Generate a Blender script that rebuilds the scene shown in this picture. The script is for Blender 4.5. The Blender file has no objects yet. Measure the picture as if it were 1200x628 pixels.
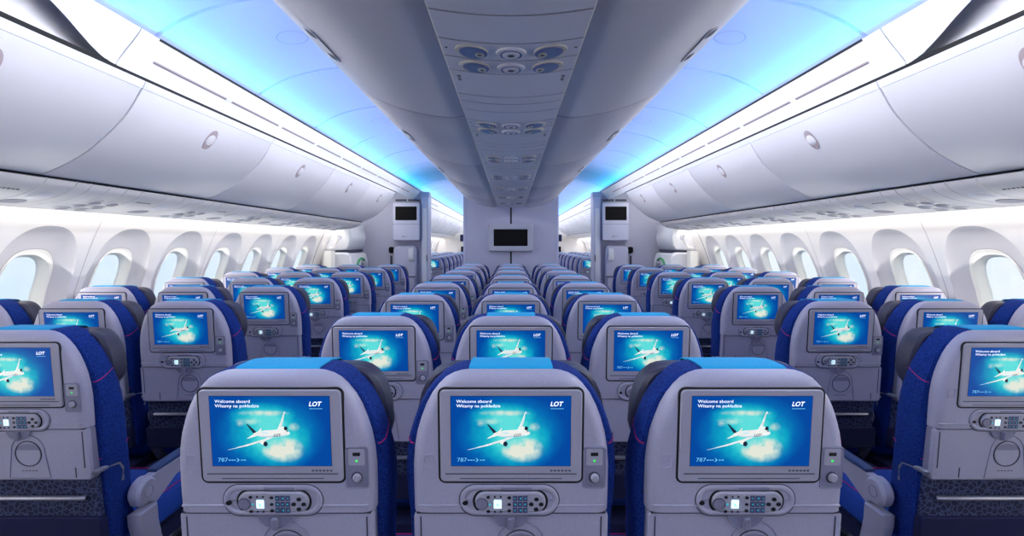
import bpy, bmesh, math, random
from math import radians, sin, cos, pi
from mathutils import Vector, Matrix
random.seed(7)
SC = bpy.context.scene
COL = SC.collection
CH = 1.41            # camera height above the cabin floor
DEPTH0, DEPTH1 = -2.2, 19.0

# ------------------------------------------------------------------ materials
def lin(c):
    return tuple(((v/255.0)/12.92 if v/255.0 <= 0.04045 else (((v/255.0)+0.055)/1.055)**2.4) for v in c)

def mat(name, rgb, rough=0.5, metal=0.0, spec=0.5, emit=None, estr=0.0, noise=None, bump=None, alpha=None):
    m = bpy.data.materials.new(name); m.use_nodes = True
    nt = m.node_tree; b = nt.nodes['Principled BSDF']
    c = lin(rgb)
    b.inputs['Base Color'].default_value = (*c, 1)
    b.inputs['Roughness'].default_value = rough
    b.inputs['Metallic'].default_value = metal
    b.inputs['Specular IOR Level'].default_value = spec
    if emit:
        b.inputs['Emission Color'].default_value = (*lin(emit), 1)
        b.inputs['Emission Strength'].default_value = estr
    if alpha is not None:
        b.inputs['Alpha'].default_value = alpha
    if noise or bump:
        tc = nt.nodes.new('ShaderNodeTexCoord')
    if noise:
        sc_, amt = noise
        n = nt.nodes.new('ShaderNodeTexNoise'); n.inputs['Scale'].default_value = sc_; n.inputs['Detail'].default_value = 3
        nt.links.new(tc.outputs['Object'], n.inputs['Vector'])
        r = nt.nodes.new('ShaderNodeMapRange')
        r.inputs['From Min'].default_value = .3; r.inputs['From Max'].default_value = .7
        r.inputs['To Min'].default_value = 1-amt; r.inputs['To Max'].default_value = 1+amt
        nt.links.new(n.outputs['Fac'], r.inputs['Value'])
        mx = nt.nodes.new('ShaderNodeVectorMath'); mx.operation = 'SCALE'
        mx.inputs[0].default_value = c
        nt.links.new(r.outputs['Result'], mx.inputs['Scale'])
        nt.links.new(mx.outputs['Vector'], b.inputs['Base Color'])
    if bump:
        sc_, st = bump
        n = nt.nodes.new('ShaderNodeTexNoise'); n.inputs['Scale'].default_value = sc_
        nt.links.new(tc.outputs['Object'], n.inputs['Vector'])
        bp = nt.nodes.new('ShaderNodeBump'); bp.inputs['Strength'].default_value = st; bp.inputs['Distance'].default_value = .002
        nt.links.new(n.outputs['Fac'], bp.inputs['Height'])
        nt.links.new(bp.outputs['Normal'], b.inputs['Normal'])
    return m

M = {}
M['shell'] = mat('grey_shell_plastic', (168, 166, 186), .38, noise=(220, .05), bump=(500, .08))
M['shell_dark'] = mat('recess_plastic', (128, 128, 150), .5, noise=(220, .05))
M['bezel'] = mat('monitor_bezel_plastic', (164, 163, 178), .45, noise=(300, .04))
M['black'] = mat('black_gap', (10, 10, 14), .6)
M['button'] = mat('black_button', (22, 22, 30), .4)
M['groove'] = mat('dark_groove', (62, 62, 80), .7)
M['leather'] = mat('headrest_leather', (50, 50, 70), .5, bump=(150, .1))
M['cloth'] = mat('cyan_headrest_cloth', (0, 160, 212), .8, noise=(400, .08))
M['magenta'] = mat('magenta_stitch', (190, 20, 110), .7)
M['navy'] = mat('navy_cover', (14, 20, 66), .85, noise=(300, .2))
M['cushion'] = mat('blue_cushion', (18, 66, 160), .85, noise=(300, .15))
M['metal'] = mat('satin_metal', (150, 150, 165), .35, metal=.6)
M['pad'] = mat('armrest_pad', (46, 66, 112), .6)
M['green_led'] = mat('green_led', (20, 200, 60), .4, emit=(40, 255, 90), estr=1.0)
M['white_lcd'] = mat('handset_display', (220, 250, 255), .4, emit=(215, 250, 255), estr=1.0)
M['cyan_key'] = mat('cyan_key_legend', (0, 190, 190), .5, emit=(30, 205, 205), estr=.55)
M['keypad'] = mat('keypad_rubber', (78, 84, 118), .5)
M['white'] = mat('white_panel', (226, 226, 230), .38, noise=(3, .015), bump=(300, .04))
M['bin'] = mat('bin_plastic', (222, 222, 228), .36, noise=(260, .02), bump=(420, .05))
M['bin_dark'] = mat('bin_carcass', (60, 60, 72), .7)
M['bin_grey'] = mat('centre_bin_plastic', (208, 206, 216), .38, noise=(260, .02), bump=(420, .05))
M['psu'] = mat('service_panel_plastic', (212, 211, 222), .42, noise=(260, .03))
M['psu_white'] = mat('side_service_panel', (226, 223, 222), .42, noise=(260, .02))
M['wall'] = mat('sidewall_lining', (242, 238, 234), .55, noise=(120, .015))
M['alcove'] = mat('window_alcove', (214, 211, 212), .6, noise=(120, .015))  # lining tone darkened to carry the alcove's shading
M['reveal'] = mat('window_reveal', (252, 249, 238), .4)
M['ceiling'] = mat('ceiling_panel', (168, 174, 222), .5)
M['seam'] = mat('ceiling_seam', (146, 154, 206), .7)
M['partition'] = mat('partition_laminate', (182, 180, 198), .55, noise=(150, .04))
M['partition_light'] = mat('pillar_laminate', (196, 196, 216), .45)
M['tv_frame'] = mat('monitor_surround', (178, 178, 190), .35)
M['tv_black'] = mat('switched_off_screen', (14, 13, 15), .7, spec=.15, noise=(260, .5))
M['bowl'] = mat('reading_light_bowl', (96, 106, 158), .25)  # inner shadow of the bowl put into its blue colour
M['ringwhite'] = mat('light_rim', (196, 190, 182), .3)
M['pinkgrey'] = mat('handle_recess', (172, 158, 164), .45)
M['green'] = mat('green_arc', (10, 150, 80), .5)
M['carpet'] = mat('carpet', (26, 30, 58), .95, noise=(60, .3))
M['mark'] = mat('placard_ink', (70, 70, 86), .6)
M['txt'] = mat('screen_lettering', (240, 248, 255), .5, emit=(238, 248, 255), estr=.9)
M['txt2'] = mat('screen_small_lettering', (90, 180, 210), .5, emit=(110, 190, 215), estr=.7)
M['plane'] = mat('picture_aeroplane', (240, 238, 225), .5, emit=(238, 234, 216), estr=.6)
M['plane_sh'] = mat('picture_aeroplane_shade', (190, 205, 205), .5, emit=(165, 195, 200), estr=.65)
M['plane_dk'] = mat('picture_aeroplane_dark', (18, 24, 50), .5, emit=(14, 20, 46), estr=.8)

def fabric_mat():
    m = bpy.data.materials.new('blue_knit_fabric'); m.use_nodes = True
    nt = m.node_tree; b = nt.nodes['Principled BSDF']; b.inputs['Roughness'].default_value = .9
    b.inputs['Specular IOR Level'].default_value = .2
    tc = nt.nodes.new('ShaderNodeTexCoord')
    mp = nt.nodes.new('ShaderNodeMapping'); mp.inputs['Scale'].default_value = (230, 230, 290)
    nt.links.new(tc.outputs['Object'], mp.inputs['Vector'])
    w = nt.nodes.new('ShaderNodeTexVoronoi'); w.inputs['Scale'].default_value = 1.0
    nt.links.new(mp.outputs['Vector'], w.inputs['Vector'])
    cr = nt.nodes.new('ShaderNodeValToRGB')
    cr.color_ramp.elements[0].position = .1; cr.color_ramp.elements[0].color = (*lin((28, 66, 150)), 1)
    cr.color_ramp.elements[1].position = .75; cr.color_ramp.elements[1].color = (*lin((14, 36, 104)), 1)
    nt.links.new(w.outputs['Distance'], cr.inputs['Fac'])
    nt.links.new(cr.outputs['Color'], b.inputs['Base Color'])
    return m
M['fabric'] = fabric_mat()

def pattern_mat():
    m = bpy.data.materials.new('floral_pocket_print'); m.use_nodes = True
    nt = m.node_tree; b = nt.nodes['Principled BSDF']; b.inputs['Roughness'].default_value = .7
    tc = nt.nodes.new('ShaderNodeTexCoord')
    w = nt.nodes.new('ShaderNodeTexVoronoi'); w.inputs['Scale'].default_value = 60; w.feature = 'DISTANCE_TO_EDGE'
    nt.links.new(tc.outputs['Object'], w.inputs['Vector'])
    cr = nt.nodes.new('ShaderNodeValToRGB'); cr.color_ramp.interpolation = 'CONSTANT'
    cr.color_ramp.elements[0].color = (*lin((66, 76, 112)), 1)
    cr.color_ramp.elements[1].position = .10; cr.color_ramp.elements[1].color = (*lin((18, 26, 60)), 1)
    nt.links.new(w.outputs['Distance'], cr.inputs['Fac'])
    nt.links.new(cr.outputs['Color'], b.inputs['Base Color'])
    return m
M['pattern'] = pattern_mat()

# ------------------------------------------------------------------ mesh builder
class MB:
    def __init__(s): s.v = []; s.f = []; s.m = []; s.mats = []
    def mi(s, mt):
        if mt not in s.mats: s.mats.append(mt)
        return s.mats.index(mt)
    def add(s, vs, fs, mt):
        o = len(s.v); s.v += [tuple(p) for p in vs]; i = s.mi(mt)
        for f in fs: s.f.append([o+k for k in f]); s.m.append(i)
    def loft(s, rings, mt, cap0=True, cap1=True, closed=True):
        n = len(rings[0]); vs = [p for r in rings for p in r]; fs = []
        for a in range(len(rings)-1):
            for k in range(n if closed else n-1):
                k2 = (k+1) % n
                fs.append([a*n+k, a*n+k2, (a+1)*n+k2, (a+1)*n+k])
        if cap0: fs.append(list(range(n))[::-1])
        if cap1: fs.append([(len(rings)-1)*n+k for k in range(n)])
        s.add(vs, fs, mt)
    def box(s, x0, x1, y0, y1, z0, z1, mt):
        vs = [(x, y, z) for x in (x0, x1) for y in (y0, y1) for z in (z0, z1)]
        s.add(vs, [[0,1,3,2],[4,6,7,5],[0,4,5,1],[2,3,7,6],[0,2,6,4],[1,5,7,3]], mt)
    def tube(s, pts, r, mt, n=8):
        rings = []
        P = [Vector(p) for p in pts]
        for i, p in enumerate(P):
            t = (P[min(i+1, len(P)-1)] - P[max(i-1, 0)]).normalized()
            u = t.cross(Vector((0, 0, 1)));  u = u if u.length > .05 else t.cross(Vector((1, 0, 0)))
            u.normalize(); w = t.cross(u)
            rings.append([p + r*(cos(2*pi*k/n)*u + sin(2*pi*k/n)*w) for k in range(n)])
        s.loft(rings, mt)
    def build(s, name, parent=None, smooth=40):
        me = bpy.data.meshes.new(name)
        me.from_pydata(s.v, [], s.f)
        for mt in s.mats: me.materials.append(M[mt] if isinstance(mt, str) else mt)
        me.polygons.foreach_set('material_index', s.m)
        me.update()
        bm = bmesh.new(); bm.from_mesh(me); bmesh.ops.recalc_face_normals(bm, faces=bm.faces); bm.to_mesh(me); bm.free()
        if smooth:
            me.shade_smooth(); me.set_sharp_from_angle(angle=radians(smooth))
        o = bpy.data.objects.new(name, me); COL.objects.link(o)
        if parent: o.parent = parent
        return o

def empty(name, loc=(0, 0, 0)):
    o = bpy.data.objects.new(name, None); o.empty_display_size = .1; o.location = loc; COL.objects.link(o); return o
def tag(o, label, cat, group=None):
    o['label'] = label; o['category'] = cat
    if group: o['group'] = group
    return o
def struct(o):
    o['kind'] = 'structure'; return o
def copy_tree(o, parent=None, only=None):
    c = o.copy(); COL.objects.link(c); c.parent = parent
    for ch in list(o.children):
        if only is None or ch.name.split('.')[0] in only:
            copy_tree(ch, c, None if only is None else only)
    return c

def rr(cx, cy, w, h, r, n=5):
    out = []
    for (sx, sy, a0) in ((1, 1, 0), (-1, 1, 90), (-1, -1, 180), (1, -1, 270)):
        for k in range(n+1):
            a = radians(a0 + 90*k/n)
            out.append((cx + sx*(w/2-r) + r*cos(a), cy + sy*(h/2-r) + r*sin(a)))
    return out
def ell(cx, cy, rx, ry, n=20):
    return [(cx+rx*cos(2*pi*k/n), cy+ry*sin(2*pi*k/n)) for k in range(n)]
def inset(pts, d):
    n = len(pts); out = []
    area = sum(pts[i][0]*pts[(i+1) % n][1]-pts[(i+1) % n][0]*pts[i][1] for i in range(n))
    sg = 1 if area > 0 else -1
    for i in range(n):
        a, b, c = Vector(pts[i-1]), Vector(pts[i]), Vector(pts[(i+1) % n])
        e1 = (b-a); e2 = (c-b)
        if e1.length < 1e-7: e1 = e2
        if e2.length < 1e-7: e2 = e1
        e1 = e1.normalized(); e2 = e2.normalized()
        nn = Vector((-(e1.y+e2.y), e1.x+e2.x))
        if nn.length < 1e-6: nn = Vector((-e1.y, e1.x))
        nn.normalize()
        out.append((b.x+sg*d*nn.x, b.y+sg*d*nn.y))
    return out

# ================================================================== AIRCRAFT SEAT
# local frame: x across, y forward (away from the aft camera), z up; h = height relative to the eye line
def lean(h): return .10*(-.39-h)
def P(x, h, off): return (x, lean(h)-off, CH+h)
def slab(mb, pts, off0, off1, bev, mt):
    rings = [[P(x, h, off0) for x, h in pts], [P(x, h, off1-bev) for x, h in pts],
             [P(x, h, off1) for x, h in inset(pts, bev)]]
    mb.loft(rings, mt)
def flat(mb, pts, off, mt):
    mb.add([P(x, h, off) for x, h in pts], [list(range(len(pts)))], mt)
def ringband(mb, pts, d_list, off_list, mt):
    mb.loft([[P(x, h, o) for x, h in inset(pts, d)] for d, o in zip(d_list, off_list)], mt, False, False)

HALF = [(-.262, .088), (-.264, .104), (-.269, .120), (-.278, .136), (-.292, .150), (-.312, .165), (-.335, .177),
        (-.362, .187), (-.392, .196), (-.426, .202), (-.464, .205), (-.52, .205), (-.558, .204)]
def outline(bottom, grow=0.0, taper=None):
    pts = [(w+0, h) for h, w in HALF if h > bottom]
    pts.append((HALF[-1][1] if bottom <= HALF[-1][0] else pts[-1][0]+.003, bottom))
    full = [(-x, h) for x, h in pts[::-1]] + pts
    return inset(full, -grow) if grow else full

def w_at(h):
    if h <= HALF[-1][0]: return HALF[-1][1]
    for (a, wa), (b, wb) in zip(HALF[:-1], HALF[1:]):
        if b <= h <= a: return wa+(wb-wa)*(a-h)/(a-b)
    return HALF[0][1]
def S(zx, zy): return ((470+zx/4.615-598.7)/570, (285.5-(420+zy/4.615))/570)
def S6(zx, zy): return ((500+zx/6-598.7)/570, (285.5-(550+zy/6))/570)
def SU(zx, zy): return ((450+zx/2.343-598.7)/570, (285.5-(360+zy/2.343))/570)

def text_geo(body, height, bold=0.0, shear=0.0):
    cu = bpy.data.curves.new('lettering', 'FONT'); cu.body = body; cu.size = 1; cu.offset = bold; cu.shear = shear
    cu.resolution_u = 3
    ob = bpy.data.objects.new('lettering', cu); COL.objects.link(ob)
    dg = bpy.context.evaluated_depsgraph_get(); ev = ob.evaluated_get(dg); me = ev.to_mesh()
    vs = [tuple(v.co) for v in me.vertices]; fs = [list(p.vertices) for p in me.polygons]
    ev.to_mesh_clear(); bpy.data.objects.remove(ob); bpy.data.curves.remove(cu)
    x0 = min(v[0] for v in vs); x1 = max(v[0] for v in vs); y1 = .72
    k = height/y1
    return [((v[0]-x0)*k, v[1]*k) for v in vs], fs, (x1-x0)*k
def put_text(mb, body, x, h, height, width, off, mt, bold=0.0, shear=0.0):
    vs, fs, w = text_geo(body, height, bold, shear)
    kx = width/w if width else 1
    mb.add([P(x+a*kx, h+b, off) for a, b in vs], fs, mt)

def screen_material():
    m = bpy.data.materials.new('welcome_screen_picture'); m.use_nodes = True
    nt = m.node_tree; N = nt.nodes; L = nt.links
    b = N['Principled BSDF']; b.inputs['Roughness'].default_value = .25; b.inputs['Base Color'].default_value = (0, .01, .03, 1)
    b.inputs['Specular IOR Level'].default_value = .25
    tc = N.new('ShaderNodeTexCoord'); sep = N.new('ShaderNodeSeparateXYZ'); L.new(tc.outputs['Object'], sep.inputs[0])
    def mth(op, a, c=None, cl=False):
        n = N.new('ShaderNodeMath'); n.operation = op; n.use_clamp = cl
        for i, v in enumerate((a, c)):
            if v is None: continue
            if isinstance(v, (int, float)): n.inputs[i].default_value = v
            else: L.new(v, n.inputs[i])
        return n.outputs[0]
    def blob(cx, ch, rx, ry):
        dx = mth('DIVIDE', mth('SUBTRACT', sep.outputs['X'], cx), rx)
        dz = mth('DIVIDE', mth('SUBTRACT', sep.outputs['Z'], CH+ch), ry)
        r = mth('SQRT', mth('ADD', mth('MULTIPLY', dx, dx), mth('MULTIPLY', dz, dz)))
        return mth('SUBTRACT', 1.0, r, True)
    ns = N.new('ShaderNodeTexNoise'); ns.inputs['Scale'].default_value = 55; ns.inputs['Detail'].default_value = 6
    L.new(tc.outputs['Object'], ns.inputs['Vector'])
    # teal glow
    c1 = S(590, 400); g = blob(c1[0], c1[1], .115, .085)
    c2 = S(640, 470); g2 = blob(c2[0], c2[1], .075, .06)
    c3 = S(540, 300); g3 = blob(c3[0], c3[1], .075, .03)
    gl = mth('ADD', mth('ADD', mth('MULTIPLY', g, 1.0), mth('MULTIPLY', g2, .45)), mth('MULTIPLY', g3, .6))
    gl = mth('MULTIPLY', gl, mth('ADD', .62, mth('MULTIPLY', ns.outputs['Fac'], .8)), True)
    cr = N.new('ShaderNodeValToRGB')
    e = cr.color_ramp.elements
    e[0].position = 0; e[0].color = (*lin((4, 70, 158)), 1)
    e[1].position = 1; e[1].color = (*lin((96, 226, 222)), 1)
    for p_, c_ in ((.22, (4, 104, 178)), (.5, (14, 164, 198)), (.75, (44, 200, 210))):
        k = e.new(p_); k.color = (*lin(c_), 1)
    L.new(gl, cr.inputs['Fac'])
    # clouds
    def cloud(zx, zy, rx, ry, gain):
        c = S(zx, zy); return mth('MULTIPLY', blob(c[0], c[1], rx, ry), gain)
    cl = mth('ADD', cloud(660, 490, .045, .028, 1.5), cloud(690, 470, .03, .02, .7))
    cl = mth('ADD', cl, cloud(610, 500, .03, .016, .8))
    cl = mth('ADD', cl, cloud(560, 285, .055, .007, .9))
    cl = mth('ADD', cl, cloud(480, 330, .03, .008, .6))
    cl = mth('ADD', cl, cloud(720, 362, .013, .01, .8))
    cl = mth('ADD', cl, cloud(432, 345, .008, .006, .8))
    cm = mth('MULTIPLY', cl, mth('MULTIPLY', mth('SUBTRACT', ns.outputs['Fac'], .28), 3.6), True)
    mx = N.new('ShaderNodeMix'); mx.data_type = 'RGBA'
    L.new(cm, mx.inputs['Factor']); L.new(cr.outputs['Color'], mx.inputs['A'])
    mx.inputs['B'].default_value = (*lin((232, 236, 220)), 1)
    L.new(mx.outputs['Result'], b.inputs['Emission Color'])
    b.inputs['Emission Strength'].default_value = .95
    return m
M['screen'] = screen_material()

def sm(pts): return [S(*p) for p in pts]

def make_seat():
    root = empty('aircraft_seat')
    # --- grey back shell
    mb = MB(); o = outline(-.56)
    lo = [(w, h) for w, h in o]
    rings = []
    for d, y in ((0, -.0335), (0, -.022), (.0025, -.012), (.007, -.005), (.013, -.0005), (.020, .002), (.027, .003)):
        rings.append([P(x, -.56 if h < -.537 else h, y) for x, h in (inset(o, d) if d else o)])
    mb.loft(rings, 'shell')
    # lower carrier behind the tray
    lowr = rr(0, -.645, .40, .17, .012)
    slab(mb, lowr, -.045, -.010, .004, 'shell_dark')
    # embossed pad on the shell, lip above the tray
    e1 = rr(*SU(123, 424), .023, .030, .009)
    ringband(mb, e1, (0, .0012, .0024), (.003, .0048, .003), 'shell')
    slab(mb, rr(-.135, -.545, .12, .005, .002), .0, .0042, .0012, 'shell')
    slab(mb, rr(.135, -.545, .12, .005, .002), .0, .0042, .0012, 'shell')
    mb.build('back_shell', root)
    # --- blue backrest cushion
    mb = MB(); o = outline(-.93)
    def bp(x, h, y):
        bul = max(0, min(1, (-.40-h)/.25))*.035
        tp = 1-.055*max(0, min(1, (-.52-h)/.15))
        return (x*tp, lean(h)*1.25+y+(bul if y > .08 else 0), CH+h)
    rings = []
    for d, y in ((0.0, .034), (-.014, .038), (-.022, .050), (-.024, .095), (-.016, .115), (.0, .126), (.03, .131)):
        rings.append([bp(x, h+min(0, d)*.97-.0004, y) for x, h in inset(o, d)])
    mb.loft(rings, 'fabric'); back = mb.build('backrest', root)
    for (h0, h1) in ((-.425, -.395), (-.675, -.645)):
        for s in (-1, 1):
            mb = MB(); pts = []
            RG = ((.0345, .006), (.038, .0145), (.050, .0225), (.095, .0245), (.115, .0165))
            for (ya, da), (yb, db) in zip(RG[:-1], RG[1:]):
                for t in (0, .5):
                    fy = ((ya+(yb-ya)*t)-.0345)/(.115-.0345); h = h0+(h1-h0)*fy
                    A = Vector(bp(s*(w_at(h+da)+da), h, ya)); B = Vector(bp(s*(w_at(h+db)+db), h, yb))
                    pts.append(A.lerp(B, t))
            pts.append(B)
            mb.tube(pts, .0016, 'magenta', 6)
            mb.build('seam', back)
    # --- dark headrest
    mb = MB(); hr_ = [(-.2725, .128), (-.2745, .145), (-.280, .160), (-.290, .174), (-.305, .186), (-.328, .196), (-.36, .203), (-.395, .205), (-.415, .200), (-.432, .186), (-.440, .160)]
    o = [(-x, h-.0) for h, x in hr_[::-1]]+[(x, h) for h, x in hr_]
    rings = []
    for d, y in ((.012, .108), (-.010, .118), (-.018, .135), (-.018, .158), (-.008, .178), (.010, .188), (.04, .190)):
        rings.append([(x, y+lean(h)*1.2, CH+(min(h+d, -.2725) if d < 0 else h)) for x, h in inset(o, d*.6)])
    mb.loft(rings, 'leather'); mb.build('headrest', root)
    # --- cyan headrest cloth draped over the top
    mb = MB(); hw = .088
    prof = [(.031, -.2655), (.037, -.2600), (.050, -.2585), (.08, -.2585), (.105, -.2590), (.128, -.2610), (.150, -.2650), (.176, -.2690), (.193, -.280), (.204, -.30), (.208, -.34), (.210, -.40)]
    def cy(y, h): return y-.014
    top = [[(-hw+2*hw*k/8, cy(y, h), CH+h+.0005) for k in range(9)] for y, h in prof]
    bot = [[(-hw+2*hw*k/8, cy(y, h), CH+h-.0025) for k in range(9)] for y, h in prof]
    mb.loft([t+b[::-1] for t, b in zip(top, bot)], 'cloth'); mb.build('headrest_cover', root)
    # --- monitor
    mb = MB()
    fr = rr(0, -.3935, .292, .197, .011)
    slab(mb, inset(fr, -.0036), 0, .0042, .001, 'black')
    slab(mb, inset(fr, .0008), 0, .0075, .0025, 'bezel')
    g1 = S(594, 610); 
    slab(mb, rr(0, -.4735, .27, .0022, .0009), .006, .0082, .0004, 'groove')
    slab(mb, rr(-.0, -.4835, .21, .0016, .0007), .006, .0081, .0004, 'groove')
    for k in range(6): flat(mb, rr(.083+.0075*k, -.4665, .0052, .0035, .001), .0079, 'mark')
    bez = mb.build('monitor_bezel', root)
    mb = MB()
    x0, h1 = S(272, 192); x1, h0 = S(914, 580)
    slab(mb, inset([(x0, h0), (x1, h0), (x1, h1), (x0, h1)], -.0012), .006, .0078, .0003, 'black')
    flat(mb, [(x0, h0), (x1, h0), (x1, h1), (x0, h1)], .0080, 'screen')
    # aeroplane picture
    o1, o2, o3 = .0083, .0085, .0087
    flat(mb, sm([(590,416),(546,433),(450,465),(358,489),(364,490),(470,467),(570,437),(606,422)]), o1, 'plane_sh')
    flat(mb, sm([(590,416),(546,432),(450,463),(400,477),(470,464),(570,433),(604,421)]), o2, 'plane')
    flat(mb, sm([(628,378),(648,338),(664,292),(671,275),(680,281),(671,288),(664,330),(650,378)]), o2, 'plane')
    flat(mb, sm([(640,378),(655,336),(667,290),(663,330),(649,378)]), o3, 'plane_sh')
    flat(mb, sm([(504,400),(464,426),(470,426),(522,410)]), o2, 'plane')
    flat(mb, sm([(524,390),(543,367),(546,370),(540,390)]), o1, 'plane')
    flat(mb, sm([(463,343),(474,348),(517,388),(522,394),(500,396)]), o1, 'plane_dk')
    flat(mb, sm([(500,398),(520,389),(560,381),(600,378),(645,375),(676,378),(690,385),(697,394),(694,402),(680,409),(640,417),(590,421),(545,418),(512,407)]), o2, 'plane')
    flat(mb, sm([(512,407),(560,410),(640,408),(694,402),(680,409),(640,417),(590,421),(545,418)]), o3, 'plane_sh')
    flat(mb, sm([(676,381),(686,382),(690,387),(679,386)]), .0089, 'plane_dk')
    flat(mb, [S(a, b) for a, b in ell(552, 448, 16, 11)], o3, 'plane'); flat(mb, [S(a, b) for a, b in ell(564, 455, 12, 14)], .0089, 'plane_dk')
    flat(mb, [S(a, b) for a, b in ell(658, 367, 14, 8)], o3, 'plane'); flat(mb, [S(a, b) for a, b in ell(676, 369, 10, 11)], .0089, 'plane_dk')
    tx, th = S(610, 414); put_text(mb, 'LOT', tx, th, .0062, .0150, .0090, 'plane_dk', .02, .2)
    tx, th = S(548, 394); flat(mb, rr(tx+.006, th, .013, .0014, .0005), .0090, 'txt2')
    # lettering
    tx, th = S(302, 228); put_text(mb, 'Welcome aboard', tx, th, .0068, .0715, .0084, 'txt', .0)
    tx, th = S(302, 253); put_text(mb, 'Witamy na pok\u0142adzie', tx, th, .0068, .0895, .0084, 'txt', .0)
    tx, th = S(804, 246); put_text(mb, 'LOT', tx, th, .0095, .0265, .0084, 'txt', .02, .25)
    a = S(806, 262); b = S(876, 259); flat(mb, [(a[0], a[1]), (b[0], a[1]), (b[0], b[1]), (a[0], b[1])], .0083, 'txt2')
    tx, th = S(304, 555); put_text(mb, '787', tx, th, .0086, .0200, .0084, 'txt2')
    for k, (u0, u1) in enumerate(((360,372),(376,386),(390,398),(426,436),(440,453))):
        a = S(u0, 549); b = S(u1, 544); flat(mb, [(a[0], a[1]), (b[0], a[1]), (b[0], b[1]), (a[0], b[1])], .0083, 'txt2')
    flat(mb, sm([(403,536),(409,536),(419,546),(409,556),(403,556),(412,546)]), .0083, 'txt2')
    mb.build('screen', bez)
    # --- usb / jack panel
    mb = MB(); cx, ch = SU(578, 443.5)
    up = rr(cx, ch, .0445, .087, .006)
    ringband(mb, inset(up, -.002), (0, .0015, .0035), (.002, .005, .0035), 'shell_dark')
    slab(mb, up, 0, .0036, .0008, 'shell_dark')  # flush panel, shade of a recess put into its darker colour
    flat(mb, inset(rr(cx, SU(0, 412)[1], .034, .036, .004), 0), .0040, 'bezel')
    up_o = mb.build('socket_panel', root)
    mb = MB(); slab(mb, rr(cx, SU(0, 404)[1], .0155, .0075, .001), .003, .0048, .0005, 'black'); mb.build('usb_port', up_o)
    mb = MB(); slab(mb, ell(cx, SU(0, 423)[1], .0023, .0023, 12), .003, .0050, .0005, 'green_led'); mb.build('status_light', up_o)
    mb = MB(); c2 = SU(0, 470)[1]
    slab(mb, ell(cx, c2, .0115, .0125, 20), .003, .0052, .001, 'groove')
    slab(mb, ell(cx+.001, c2, .0085, .0095, 20), .003, .0125, .003, 'bezel'); mb.build('jack_knob', up_o)
    # --- handset bay and handset
    mb = MB(); cx, ch = S6(580, 234)
    w = (930-225)/6/570; hh = (348-118)/6/570
    bay = rr(cx, ch, w, hh, hh*.497, 8)
    ringband(mb, inset(bay, -.0022), (0, .0012, .0024), (.0025, .0038, .0034), 'groove')
    ringband(mb, bay, (0, .003, .007, .0105, .0125), (.003, .0068, .0075, .006, .0035), 'shell')
    slab(mb, inset(bay, .011), 0, .0038, .0005, 'shell')
    flat(mb, [S6(a, b) for a, b in rr(588, 241, 532, 180, 86, 8)], .0045, 'black')
    flat(mb, [S6(a, b) for a, b in rr(630, 143, 220, 20, 9)], .0078, 'shell_dark')
    slab(mb, [S6(a, b) for a, b in ell(268, 250, 20, 16)], .004, .0082, .0005, 'button')
    bay_o = mb.build('handset_bay', root)
    mb = MB(); hs = [S6(a, b) for a, b in rr(588, 240, 500, 150, 72, 8)]
    slab(mb, hs, .003, .0105, .003, 'bezel'); hand = mb.build('remote_handset', root)
    mb = MB()
    slab(mb, [S6(a, b) for a, b in ell(385, 250, 44, 42, 24)], .009, .0118, .001, 'shell_dark')
    ringband(mb, [S6(a, b) for a, b in ell(385, 250, 46, 44, 24)], (0, .0006, .0012), (.0106, .0124, .0108), 'groove')
    mb.build('thumb_pad', hand)
    mb = MB()
    for (a, b, r) in ((432,200,13),(432,305,13),(478,197,8),(520,197,8),(478,307,8),(520,307,8),(580,204,14),(580,253,13),(580,300,14),(772,216,17),(735,252,17),(805,252,17),(770,289,17)):
        slab(mb, [S6(x, y) for x, y in ell(a, b, r, r*.85, 12)], .009, .0122, .0006, 'button')
    flat(mb, [S6(x, y) for x, y in ell(444, 253, 8, 8, 8)], .0109, 'cyan_key')
    keys = mb; mb = MB()
    slab(mb, [S6(x, y) for x, y in rr(498, 252, 54, 64, 6)], .009, .0112, .0004, 'white_lcd')
    flat(mb, [S6(x, y) for x, y in ((490,236),(498,250),(512,268),(500,266),(490,250))], .0116, 'cyan_key')
    mb.build('handset_display', hand)
    mb = keys
    for i in range(3):
        for j in range(3):
            x, y = 621+36*i, 208+44*j
            slab(mb, [S6(a, b) for a, b in rr(x, y, 33, 40, 4)], .009, .0114, .0004, 'keypad')
            flat(mb, [S6(a, b) for a, b in rr(x-3+(i*7+j*5) % 9, y, 9, 10 if (i+j) % 2 else 6, 2)], .0117, 'cyan_key')
    mb.build('keypad', hand)
    # --- tray table
    mb = MB(); tr = rr(0, -.6425, .406, .1625, .010)
    slab(mb, tr, -.016, -.001, .003, 'shell')
    slab(mb, rr(0, -.5625, .395, .0025, .001), -.01, .0005, .0004, 'groove')
    for s in (-1, 1): slab(mb, rr(s*.1885, -.628, .0028, .115, .001), -.004, .0002, .0003, 'groove')
    for x in (-.12, .16): slab(mb, rr(x, -.700, .003, .032, .001), -.004, .0002, .0003, 'groove')
    tray = mb.build('tray_table', root)
    mb = MB()
    arch = [(.02+.052*cos(a), -.632+.052*sin(a)) for a in [pi*k/18 for k in range(19)]] + [(.02-.064, -.718), (.02+.064, -.718)]
    ringband(mb, arch, (0, .0015, .003), (-.001, .0012, -.001), 'shell_dark')
    ringband(mb, ell(.02, -.640, .041, .041, 28), (0, .0015, .003), (-.001, .0016, -.001), 'groove')
    slab(mb, ell(.02, -.640, .037, .037, 28), -.003, .0003, .0005, 'shell')
    flat(mb, [(.02+.034*cos(a), -.628+.020*sin(a)) for a in [pi*k/12 for k in range(13)]], .0006, 'shell_dark')
    for k in range(5): flat(mb, rr(.0+.010*k, -.694, .007, .003, .001), -.0006, 'mark')
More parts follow.
